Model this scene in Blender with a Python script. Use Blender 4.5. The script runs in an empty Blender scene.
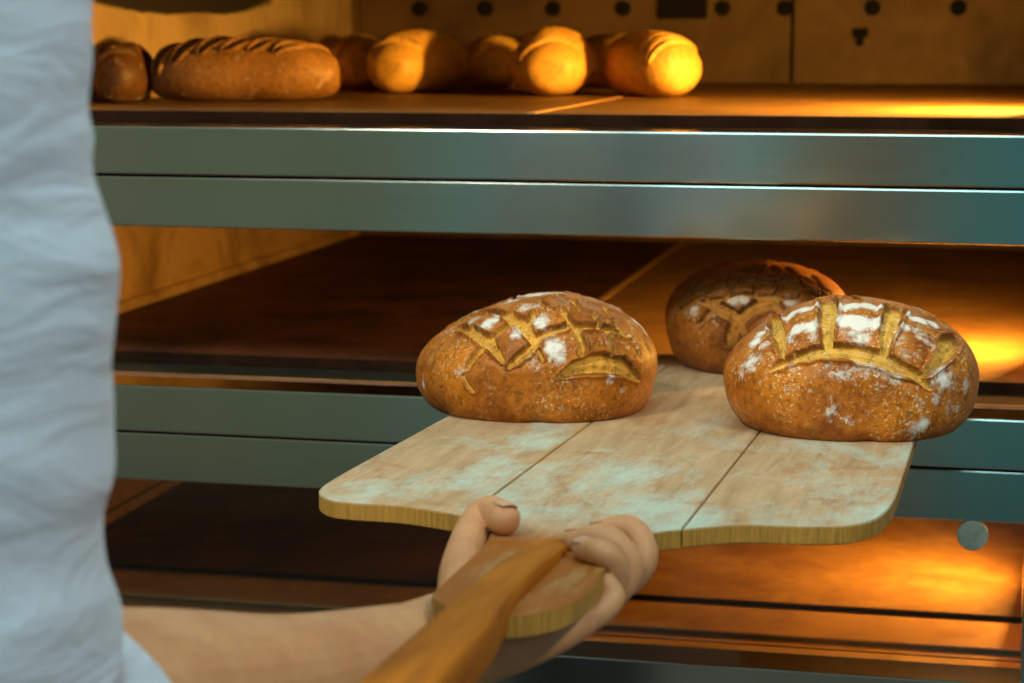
import bpy, bmesh, math, random
import numpy as np
from mathutils import Vector, Matrix

C = bpy.context.scene.collection
S = bpy.context.scene

# ------------------------------------------------------------------ camera
YAW, PITCH = 0.22096, 0.14992
FPX = 2060.6
cam_data = bpy.data.cameras.new('camera'); cam = bpy.data.objects.new('camera', cam_data); C.objects.link(cam)
cam.location = (0.0, -1.7681, 0.0864)
cam.rotation_euler = (math.pi / 2 - PITCH, 0, YAW)
cam_data.sensor_width = 36.0; cam_data.lens = FPX / 1024 * 36.0
cam_data.clip_start = 0.02; cam_data.clip_end = 60
cam_data.dof.use_dof = True; cam_data.dof.focus_distance = 1.44; cam_data.dof.aperture_fstop = 9.5
S.camera = cam

# ------------------------------------------------------------------ view
S.view_settings.view_transform = 'Standard'; S.view_settings.look = 'None'
S.view_settings.gamma = 1.0; S.view_settings.use_curve_mapping = False
S.view_settings.exposure = 0.0

# ------------------------------------------------------------------ node helpers
def inp(nt, sock, v):
    if isinstance(v, bpy.types.NodeSocket): nt.links.new(v, sock)
    elif v is not None:
        if hasattr(sock.default_value, '__len__') and not hasattr(v, '__len__'): v = [v] * len(sock.default_value)
        if hasattr(sock.default_value, '__len__') and len(sock.default_value) == 4 and len(v) == 3: v = (*v, 1)
        sock.default_value = v
def math_n(nt, op, a, b=None, c=None, clamp=False):
    n = nt.nodes.new('ShaderNodeMath'); n.operation = op; n.use_clamp = clamp
    inp(nt, n.inputs[0], a)
    if b is not None: inp(nt, n.inputs[1], b)
    if c is not None: inp(nt, n.inputs[2], c)
    return n.outputs[0]
def mixc(nt, f, a, b, mode='MIX'):
    n = nt.nodes.new('ShaderNodeMix'); n.data_type = 'RGBA'; n.blend_type = mode
    inp(nt, n.inputs[0], f); inp(nt, n.inputs[6], a); inp(nt, n.inputs[7], b)
    return n.outputs[2]
def ramp(nt, f, stops, interp='LINEAR'):
    n = nt.nodes.new('ShaderNodeValToRGB'); n.color_ramp.interpolation = interp
    e = n.color_ramp.elements
    while len(e) < len(stops): e.new(0.5)
    for i, (p, c) in enumerate(stops):
        e[i].position = p; c = c if hasattr(c, '__len__') else (c, c, c); e[i].color = (*c[:3], 1)
    inp(nt, n.inputs[0], f)
    return n.outputs[0]
def coords(nt, scale=(1, 1, 1), which='Object', loc=(0, 0, 0)):
    t = nt.nodes.new('ShaderNodeTexCoord'); m = nt.nodes.new('ShaderNodeMapping')
    m.inputs['Scale'].default_value = scale; m.inputs['Location'].default_value = loc
    nt.links.new(t.outputs[which], m.inputs[0]); return m.outputs[0]
def noise(nt, vec, scale, detail=4, rough=0.55, dist=0.0):
    n = nt.nodes.new('ShaderNodeTexNoise'); inp(nt, n.inputs['Vector'], vec)
    n.inputs['Scale'].default_value = scale; n.inputs['Detail'].default_value = detail
    n.inputs['Roughness'].default_value = rough; n.inputs['Distortion'].default_value = dist
    return n.outputs[0]
def sep(nt, vec):
    n = nt.nodes.new('ShaderNodeSeparateXYZ'); inp(nt, n.inputs[0], vec); return n.outputs
def attr(nt, name):
    n = nt.nodes.new('ShaderNodeAttribute'); n.attribute_name = name; return n.outputs['Fac']
def bump(nt, h, strength=0.3, dist=0.002, normal=None):
    n = nt.nodes.new('ShaderNodeBump'); n.inputs['Strength'].default_value = strength
    n.inputs['Distance'].default_value = dist; inp(nt, n.inputs['Height'], h)
    if normal is not None: nt.links.new(normal, n.inputs['Normal'])
    return n.outputs[0]
def new_mat(name):
    m = bpy.data.materials.new(name); m.use_nodes = True
    nt = m.node_tree; b = nt.nodes['Principled BSDF']; return m, nt, b
def put(nt, b, **kw):
    names = dict(col='Base Color', rough='Roughness', metal='Metallic', nrm='Normal', spec='Specular IOR Level',
                 aniso='Anisotropic', sss='Subsurface Weight', ecol='Emission Color', estr='Emission Strength', sheen='Sheen Weight')
    for k, v in kw.items(): inp(nt, b.inputs[names[k]], v)
    return b

# ------------------------------------------------------------------ world: dim bakery behind the camera, colour bands shaped to reflect in the rails
w = bpy.data.worlds.new('bakery_surroundings'); S.world = w; w.use_nodes = True
nt = w.node_tree; bg = nt.nodes['Background']
g = coords(nt, which='Generated'); s3 = sep(nt, g)
yneg = math_n(nt, 'MAXIMUM', math_n(nt, 'MULTIPLY', s3[1], -1.0), 0.05)
t = math_n(nt, 'DIVIDE', s3[0], yneg)                       # bearing behind the camera, for the colour bands
tt = math_n(nt, 'MULTIPLY_ADD', t, 1.0, 0.6, clamp=True)
az = ramp(nt, tt, [(0.0, (.12, .12, .10)), (0.16, (.105, .105, .066)), (0.33, (.098, .105, .066)), (0.37, (.10, .19, .18)), (0.42, (.17, .36, .36)),
                   (0.485, (.12, .27, .26)), (0.515, (.125, .085, .045)), (0.565, (.12, .058, .028)), (0.59, (.04, .13, .125)), (0.66, (.04, .12, .12)), (1.0, (.10, .13, .14))])
el = math_n(nt, 'MULTIPLY_ADD', s3[2], 1.0, 0.5, clamp=True)
ev = ramp(nt, el, [(0.0, .06), (0.17, .16), (0.25, .50), (0.33, 1.0), (0.46, 1.12), (0.55, 1.0), (0.9, 1.4), (1.0, 1.4)])
wc = mixc(nt, 1.0, az, ev, 'MULTIPLY')
nt.links.new(wc, bg.inputs['Color']); bg.inputs['Strength'].default_value = 1.15

# ------------------------------------------------------------------ lights of the room, with one added overhead fill
def area(name, loc, target, size, power, col, sy=None):
    l = bpy.data.lights.new(name, 'AREA'); l.shape = 'RECTANGLE'; l.size = size; l.size_y = sy or size
    l.energy = power; l.color = col
    o = bpy.data.objects.new(name, l); C.objects.link(o); o.location = loc
    o.rotation_euler = (Vector(target) - Vector(loc)).to_track_quat('-Z', 'Y').to_euler(); return o
area('ceiling_or_fill_light', (-0.95, -1.75, 1.25), (-0.2, -0.2, -0.2), 0.30, 26, (1.0, .93, .78))
area('ceiling_or_fill_light', (1.05, -1.5, 1.25), (-0.1, -0.3, -0.2), 0.22, 14, (1.0, .93, .80))
area('ceiling_or_fill_light', (-0.45, -0.75, 1.45), (-0.45, -0.75, 0), 1.7, 8, (.72, .98, 1.0), .22)  # cool fill added overhead to brighten rail bevels, peel and forearm
area('ceiling_or_fill_light', (-0.3, -2.9, 1.3), (-0.3, -0.6, -0.2), 0.9, 9, (.62, .95, 1.0))
LOAF_DATA = {'left':{'loc':[-0.3407,-0.163,-0.2138],'outline':[[-0.0983,0.0261],[-0.0959,0.0368],[-0.0846,0.0501],[-0.0653,0.0629],[-0.0403,0.0762],[-0.0169,0.0856],[0.0073,0.0903],[0.0354,0.0883],[0.0596,0.0809],[0.0798,0.0682],[0.0918,0.0542],[0.0975,0.0394],[0.0959,0.0214],[0.0902,0.0027],[0.0741,-0.008],[0.0,-0.0107],[-0.0653,-0.0094],[-0.0854,-0.0007],[-0.0967,0.0127]],'zc':0.04,'b':0.098,'cracks':[[[-0.0534,-0.0843,0.0406,0.002],[-0.0493,-0.0835,0.0472,0.0031],[-0.044,-0.0815,0.0538,0.0037],[-0.0375,-0.0795,0.0602,0.0046]],[[-0.037,-0.0795,0.0604,0.0042],[-0.0317,-0.0894,0.0536,0.0035],[-0.0271,-0.0944,0.0478,0.0021]],[[-0.0375,-0.0795,0.0602,0.0048],[-0.0457,-0.0646,0.0639,0.0047],[-0.0523,-0.0474,0.0659,0.0043],[-0.0609,-0.0292,0.0644,0.0042],[-0.0689,-0.0325,0.059,0.0035],[-0.0757,-0.0436,0.0511,0.0031],[-0.0818,-0.0502,0.0409,0.0023]],[[-0.0369,-0.0782,0.0615,0.0043],[-0.0311,-0.0758,0.066,0.004],[-0.0235,-0.074,0.0709,0.0044],[-0.0162,-0.0696,0.0757,0.0054],[-0.0211,-0.0585,0.0781,0.0046],[-0.0292,-0.0439,0.0784,0.0038],[-0.0403,-0.0126,0.076,0.0034],[-0.0493,0.0068,0.0725,0.0031],[-0.06,0.0033,0.0672,0.0028],[-0.0656,-0.0069,0.0638,0.0026],[-0.0715,-0.0151,0.0597,0.0024]],[[-0.0358,-0.0334,0.0766,0.0031],[-0.0418,-0.0376,0.0733,0.0027],[-0.0485,-0.0406,0.0697,0.0026],[-0.0547,-0.0395,0.0664,0.0032]],[[-0.0211,-0.0585,0.0781,0.0032],[-0.0224,-0.047,0.0805,0.0032],[-0.0135,-0.0336,0.085,0.0029],[-0.0064,-0.0315,0.0873,0.003],[0.0027,-0.0346,0.0881,0.0026]],[[-0.0311,0.0125,0.0799,0.0018],[-0.0228,0.019,0.0824,0.0022],[-0.0122,-0.0007,0.0863,0.0022],[-0.0054,0.0124,0.0877,0.0022],[-0.0016,0.0168,0.088,0.0016]],[[-0.0456,0.0115,0.0739,0.0016],[-0.0331,0.0158,0.0788,0.0018],[-0.0189,-0.0007,0.0843,0.002]],[[-0.0144,-0.0705,0.0759,0.0054],[-0.0084,-0.0837,0.0703,0.0044],[-0.0047,-0.0902,0.0658,0.0044],[-0.0022,-0.0943,0.0613,0.0043]],[[-0.0223,-0.0968,0.0438,0.002],[-0.0164,-0.0967,0.0493,0.0033],[-0.0105,-0.0964,0.0541,0.0038],[-0.0022,-0.0943,0.0613,0.0043]],[[-0.0002,-0.097,0.0565,0.0016],[0.0022,-0.0983,0.053,0.0016],[0.0037,-0.099,0.0497,0.0016]],[[-0.057,-0.0836,0.0351,0.0016],[-0.0533,-0.0872,0.0281,0.0016],[-0.0493,-0.0896,0.024,0.0016]],[[-0.0025,-0.0939,0.0617,0.0044],[0.0,-0.0911,0.0657,0.0038],[0.0106,-0.0871,0.0702,0.0039],[0.0169,-0.0847,0.0714,0.0039],[0.0233,-0.0809,0.0729,0.0039],[0.031,-0.0787,0.0724,0.004],[0.0385,-0.0751,0.0722,0.0043],[0.046,-0.0712,0.0711,0.0041],[0.0538,-0.0663,0.0697,0.004],[0.0663,-0.0603,0.064,0.0036],[0.0748,-0.0567,0.0571,0.0026],[0.0777,-0.0592,0.0496,0.0016]],[[0.0278,-0.0808,0.0719,0.0036],[0.0319,-0.0868,0.0655,0.0037],[0.0335,-0.0918,0.058,0.0036],[0.033,-0.0938,0.0541,0.0031]],[[0.0514,-0.0696,0.0692,0.0032],[0.0551,-0.0749,0.0628,0.0029],[0.0568,-0.0804,0.055,0.0023],[0.0571,-0.0816,0.0524,0.0018]],[[-0.008,-0.0793,0.0734,0.0034],[-0.004,-0.0689,0.0794,0.0031],[0.0023,-0.0663,0.0811,0.0032],[0.0092,-0.0628,0.0827,0.0032],[0.0195,-0.0607,0.083,0.0036],[0.0274,-0.0579,0.0825,0.0033],[0.0361,-0.055,0.0813,0.0029],[0.0432,-0.054,0.0795,0.0029],[0.0533,-0.0568,0.0743,0.0025],[0.0626,-0.0559,0.0693,0.0027],[0.0702,-0.0577,0.0619,0.0021]],[[0.0188,-0.0625,0.0825,0.0038],[0.0218,-0.0715,0.0785,0.0033],[0.0252,-0.0774,0.0746,0.0031]],[[0.043,-0.0549,0.0793,0.0026],[0.0448,-0.063,0.0757,0.0024],[0.0479,-0.0672,0.0724,0.0023]],[[-0.0042,-0.0639,0.0813,0.0027],[0.0058,-0.0611,0.083,0.0032]],[[0.0011,-0.0378,0.0876,0.0026],[0.0067,-0.0508,0.0857,0.0024],[0.0101,-0.0583,0.0841,0.0026]],[[0.0274,-0.0257,0.0882,0.0031],[0.0294,-0.0424,0.0857,0.0028],[0.0331,-0.0531,0.0825,0.0026]],[[-0.0043,-0.0325,0.0876,0.003],[0.0055,-0.0324,0.0885,0.0027],[0.0137,-0.0204,0.0898,0.0027],[0.0224,-0.0225,0.0893,0.0024],[0.0356,-0.0224,0.0867,0.0022],[0.0444,-0.0257,0.0844,0.0022],[0.0533,-0.0236,0.0815,0.0022],[0.0607,-0.0247,0.0781,0.0022],[0.0686,-0.0226,0.074,0.0022],[0.0738,-0.0281,0.0696,0.002],[0.0798,-0.0292,0.064,0.0019],[0.0849,-0.0375,0.0544,0.0016]],[[0.0144,0.0007,0.09,0.002],[0.0206,-0.0192,0.0896,0.0022],[0.0291,-0.03,0.0875,0.0022]],[[0.052,-0.0192,0.0824,0.0022],[0.0536,-0.0352,0.0799,0.0022],[0.0567,-0.0444,0.0765,0.0021]],[[0.0693,-0.0137,0.0744,0.002],[0.0717,-0.0385,0.0688,0.0019],[0.0729,-0.0494,0.0637,0.0016],[0.0747,-0.0558,0.0579,0.0016]],[[0.0409,0.0135,0.0857,0.0016],[0.0523,0.0044,0.0827,0.0016],[0.0583,-0.0007,0.0804,0.0016],[0.0652,-0.0032,0.077,0.0016],[0.0714,0.002,0.0734,0.0016]],[[0.0748,-0.008,0.071,0.0016],[0.0776,-0.0238,0.0672,0.0017],[0.0811,-0.0303,0.0624,0.0017],[0.0841,-0.0365,0.0562,0.0016],[0.0868,-0.0375,0.0508,0.0016]],[[0.0155,-0.0991,0.0362,0.0016],[0.0221,-0.0984,0.0402,0.0038],[0.0284,-0.0973,0.0432,0.005],[0.0354,-0.0953,0.0448,0.0062],[0.0432,-0.0922,0.0458,0.0068],[0.0508,-0.0884,0.0457,0.0075],[0.0648,-0.0785,0.0422,0.0071],[0.0731,-0.0703,0.0362,0.0046],[0.0785,-0.0628,0.0293,0.0016]],[[-0.0698,0.0295,0.0593,0.003],[-0.0572,0.0345,0.066,0.003],[-0.0449,0.0403,0.0711,0.003],[-0.0324,0.045,0.0754,0.003],[-0.0199,0.0496,0.0791,0.003],[-0.0077,0.0504,0.0824,0.003],[0.005,0.0504,0.0842,0.003],[0.0173,0.0504,0.0847,0.003],[0.0303,0.0503,0.0827,0.003],[0.0422,0.0447,0.0812,0.003],[0.0552,0.0399,0.0774,0.003],[0.0678,0.0351,0.0717,0.003]],[[-0.06,0.0007,0.0672,0.003],[-0.0574,0.0127,0.0684,0.003],[-0.0549,0.025,0.0687,0.003],[-0.0523,0.0375,0.0682,0.003]],[[-0.02,0.0007,0.084,0.003],[-0.0175,0.0222,0.0836,0.003],[-0.015,0.0447,0.0814,0.003],[-0.0125,0.0676,0.0756,0.003]],[[0.0302,0.0102,0.0881,0.003],[0.0274,0.0296,0.0871,0.003],[0.0248,0.0503,0.0838,0.003],[0.0226,0.0704,0.0768,0.003]],[[0.0649,0.0103,0.0768,0.003],[0.0639,0.0224,0.0763,0.003],[0.0628,0.035,0.0747,0.003],[0.0612,0.0477,0.072,0.003]],[[-0.0769,0.0577,0.0409,0.003],[-0.0597,0.066,0.0529,0.003],[-0.0401,0.0728,0.0616,0.003],[-0.0199,0.0788,0.0674,0.003],[0.0,0.085,0.0682,0.003],[0.0177,0.0786,0.0729,0.003],[0.0349,0.0724,0.0727,0.003],[0.0524,0.0665,0.0682,0.003]]],'flour':[[-0.0378,-0.0543,0.0716,0.0118,1.08],[-0.0323,-0.0536,0.0745,0.0088,1.08],[-0.0487,-0.0292,0.0714,0.009,0.54],[-0.015,-0.0842,0.0679,0.0077,0.86],[-0.0131,0.0168,0.0853,0.0123,0.86],[-0.0206,-0.0114,0.084,0.0101,0.86],[-0.0469,0.0137,0.0733,0.0102,0.54],[-0.0084,-0.052,0.0836,0.0138,0.54],[-0.0641,-0.0173,0.064,0.0121,0.38],[-0.0889,-0.0454,0.0254,0.006,0.54],[-0.0022,-0.0103,0.0889,0.0081,1.08],[0.0004,-0.0765,0.0766,0.0068,0.97],[-0.0048,-0.0984,0.0503,0.0115,0.43],[0.003,-0.0825,0.0732,0.0058,0.86],[-0.0623,-0.0758,0.0428,0.0136,0.22],[0.002,-0.0772,0.0763,0.0097,0.86],[0.0089,-0.0763,0.0772,0.0116,0.43],[0.0128,-0.096,0.0585,0.0115,0.86],[0.0165,-0.0978,0.0526,0.0077,0.76],[0.0044,-0.0007,0.0893,0.0122,1.08],[-0.0059,0.0044,0.0879,0.0102,1.08],[0.0144,0.0007,0.09,0.0101,0.65],[0.0201,-0.0436,0.0871,0.0099,0.32],[-0.0005,-0.0529,0.0848,0.0059,0.65],[0.0554,-0.0867,0.0335,0.0054,0.86],[0.0655,-0.0785,0.025,0.0049,0.54],[0.0339,-0.0665,0.0779,0.0097,0.22],[0.0425,-0.03,0.0845,0.01,0.27],[0.0815,-0.0032,0.0655,0.0081,1.08],[0.0848,-0.0138,0.0614,0.005,1.08],[0.0642,0.0056,0.0774,0.0081,0.65],[0.0473,0.0102,0.0842,0.0102,0.43],[0.046,-0.0837,0.0609,0.0077,0.16]]},
'right':{'loc':[-0.0879,-0.196,-0.2127],'outline':[[-0.0963,0.0358],[-0.0932,0.0493],[-0.08,0.0628],[-0.0629,0.0763],[-0.0443,0.0885],[-0.0233,0.0952],[0.0,0.0966],[0.0272,0.0946],[0.0544,0.0871],[0.0738,0.0763],[0.087,0.0628],[0.0947,0.0459],[0.0955,0.029],[0.0908,0.0101],[0.0714,-0.0027],[0.0,-0.0088],[-0.066,-0.0081],[-0.0877,0.0034],[-0.0955,0.0196]],'zc':0.042,'b':0.088,'cracks':[[[-0.0692,-0.0617,0.049,0.0016],[-0.0622,-0.0651,0.054,0.0039],[-0.0505,-0.0698,0.0603,0.0048],[-0.0443,-0.0729,0.0621,0.005],[-0.0376,-0.0753,0.0645,0.0053],[-0.0266,-0.0796,0.0663,0.0056],[-0.0199,-0.0818,0.0664,0.0056],[-0.013,-0.0834,0.0662,0.0057],[-0.0034,-0.0857,0.0633,0.0058],[0.0034,-0.0862,0.0621,0.0058],[0.0079,-0.0864,0.061,0.0057],[0.0198,-0.0868,0.056,0.0052],[0.0255,-0.0865,0.0532,0.0045],[0.0315,-0.0856,0.0507,0.0039],[0.0375,-0.0845,0.0454,0.0029],[0.0438,-0.0826,0.0398,0.0016]],[[-0.0582,0.0103,0.0795,0.0048],[-0.0599,-0.0234,0.0769,0.0053],[-0.0599,-0.0426,0.0717,0.0047],[-0.0602,-0.0532,0.0661,0.0038],[-0.0597,-0.0612,0.0606,0.0033]],[[-0.0188,-0.0006,0.0956,0.0072],[-0.0247,-0.0443,0.0904,0.0067],[-0.028,-0.062,0.0824,0.0056],[-0.0301,-0.0743,0.0714,0.0045]],[[0.0253,-0.0355,0.0916,0.0077],[0.0197,-0.056,0.0867,0.0067],[0.0139,-0.072,0.0789,0.0051],[0.0116,-0.0789,0.0729,0.0043],[0.0101,-0.0838,0.0663,0.0037]],[[0.0689,-0.0434,0.0705,0.0051],[0.0613,-0.0579,0.0682,0.0069],[0.0523,-0.0725,0.061,0.0059],[0.0427,-0.0814,0.0528,0.0034],[0.0387,-0.0836,0.0495,0.0021]],[[0.0635,-0.0601,0.0642,0.0033],[0.0691,-0.06,0.057,0.0027],[0.0723,-0.0598,0.0501,0.0016]],[[-0.0831,-0.0321,0.0552,0.0016],[-0.0747,-0.0292,0.0644,0.0021],[-0.0649,-0.0282,0.0724,0.0019]],[[-0.0531,-0.0329,0.0797,0.0016],[-0.0434,-0.0386,0.0844,0.0019],[-0.0372,-0.0387,0.0876,0.0017],[-0.0317,-0.0379,0.09,0.0016]],[[-0.0179,-0.0461,0.0913,0.0016],[-0.0095,-0.0486,0.0914,0.0016],[-0.0022,-0.0493,0.091,0.0016],[0.0055,-0.0508,0.0904,0.0016],[0.0121,-0.0506,0.0901,0.0016]],[[0.0288,-0.0588,0.0836,0.0016],[0.0402,-0.0579,0.0804,0.0016],[0.0464,-0.0586,0.0773,0.0016],[0.0531,-0.0586,0.0737,0.0016]],[[-0.0603,-0.0204,0.0771,0.003],[-0.0584,-0.0029,0.0796,0.003],[-0.0572,0.0154,0.0797,0.003],[-0.0562,0.0327,0.0773,0.003]],[[0.0,-0.0195,0.0963,0.003],[0.0,0.0006,0.0965,0.003],[0.0,0.0201,0.0951,0.003],[0.0,0.0402,0.0916,0.003]],[[0.055,-0.0202,0.0849,0.003],[0.0541,-0.0029,0.0862,0.003],[0.0527,0.0152,0.086,0.003],[0.0512,0.0322,0.0838,0.003]],[[-0.0801,0.0498,0.0447,0.003],[-0.0603,0.0561,0.0639,0.003],[-0.04,0.0623,0.0739,0.003],[-0.0198,0.0685,0.0778,0.003],[0.0,0.0749,0.0744,0.003],[0.0202,0.0687,0.0776,0.003],[0.0399,0.0623,0.0761,0.003],[0.0601,0.0562,0.0685,0.003]]],'flour':[[-0.0482,-0.0184,0.0851,0.0088,1.2],[-0.0395,-0.0215,0.0893,0.0088,1.2],[-0.0316,-0.0215,0.0923,0.007,1.2],[-0.0482,-0.0488,0.0778,0.0086,1.1],[-0.0389,-0.0548,0.0809,0.0086,1.1],[-0.0519,-0.0527,0.073,0.0069,0.6],[-0.0385,-0.065,0.0749,0.006,0.5],[-0.0135,-0.0407,0.0932,0.0078,1.3],[-0.0059,-0.037,0.0942,0.0087,1.3],[0.0053,-0.0377,0.0939,0.0087,1.3],[0.0128,-0.0403,0.0929,0.0052,1.3],[-0.0143,-0.0614,0.086,0.0103,1.3],[-0.0052,-0.0655,0.0843,0.012,1.4],[0.0053,-0.0638,0.085,0.0086,1.2],[-0.0068,-0.0752,0.0774,0.0119,0.9],[-0.0181,-0.0719,0.0786,0.0068,0.6],[-0.0699,-0.0155,0.071,0.0088,1.1],[-0.0762,-0.0225,0.0649,0.0079,1],[-0.0695,-0.0391,0.0654,0.007,0.8],[-0.0798,-0.0435,0.0528,0.0122,0.8],[-0.0859,-0.0393,0.0459,0.0087,0.5],[-0.0906,-0.0339,0.0357,0.007,0.3],[0.0328,-0.0433,0.0883,0.0069,1.3],[0.0411,-0.0458,0.085,0.0078,1.3],[0.0518,-0.0433,0.0814,0.0061,1.2],[0.0275,-0.0632,0.0817,0.0068,1],[0.0368,-0.0644,0.078,0.0103,0.7],[0.0209,-0.0747,0.0753,0.0085,0.6],[0.0451,-0.0677,0.0718,0.0103,0.5],[0.0293,-0.08,0.0665,0.0085,0.4],[-0.0559,-0.0712,0.0528,0.0068,0.6],[-0.0285,-0.0841,0.0538,0.0085,0.5],[-0.0204,-0.0866,0.0516,0.0085,0.6],[-0.0055,-0.088,0.055,0.0101,0.6],[0.004,-0.0885,0.0531,0.0101,0.6],[0.0176,-0.0882,0.0493,0.0101,0.6],[0.054,-0.0766,0.0481,0.0119,0.9],[0.0616,-0.072,0.0427,0.0085,0.6],[0.0503,-0.0799,0.0343,0.0102,0.4],[0.0332,-0.0845,0.0121,0.0119,0.5],[0.0392,-0.0829,0.0133,0.0068,0.9],[-0.0264,-0.0871,0.0213,0.0102,0.4],[-0.0143,-0.0884,0.0178,0.0051,0.7],[-0.0559,-0.0756,0.0387,0.0085,0.35],[0.0348,-0.0859,0.0278,0.0085,0.5],[0.0087,-0.0889,0.0401,0.0253,0.22],[-0.0384,-0.0837,0.0373,0.0221,0.2],[0.0627,-0.0715,0.0241,0.0103,0.4],[0.0729,-0.0617,0.0392,0.0069,0.5]]},
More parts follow.
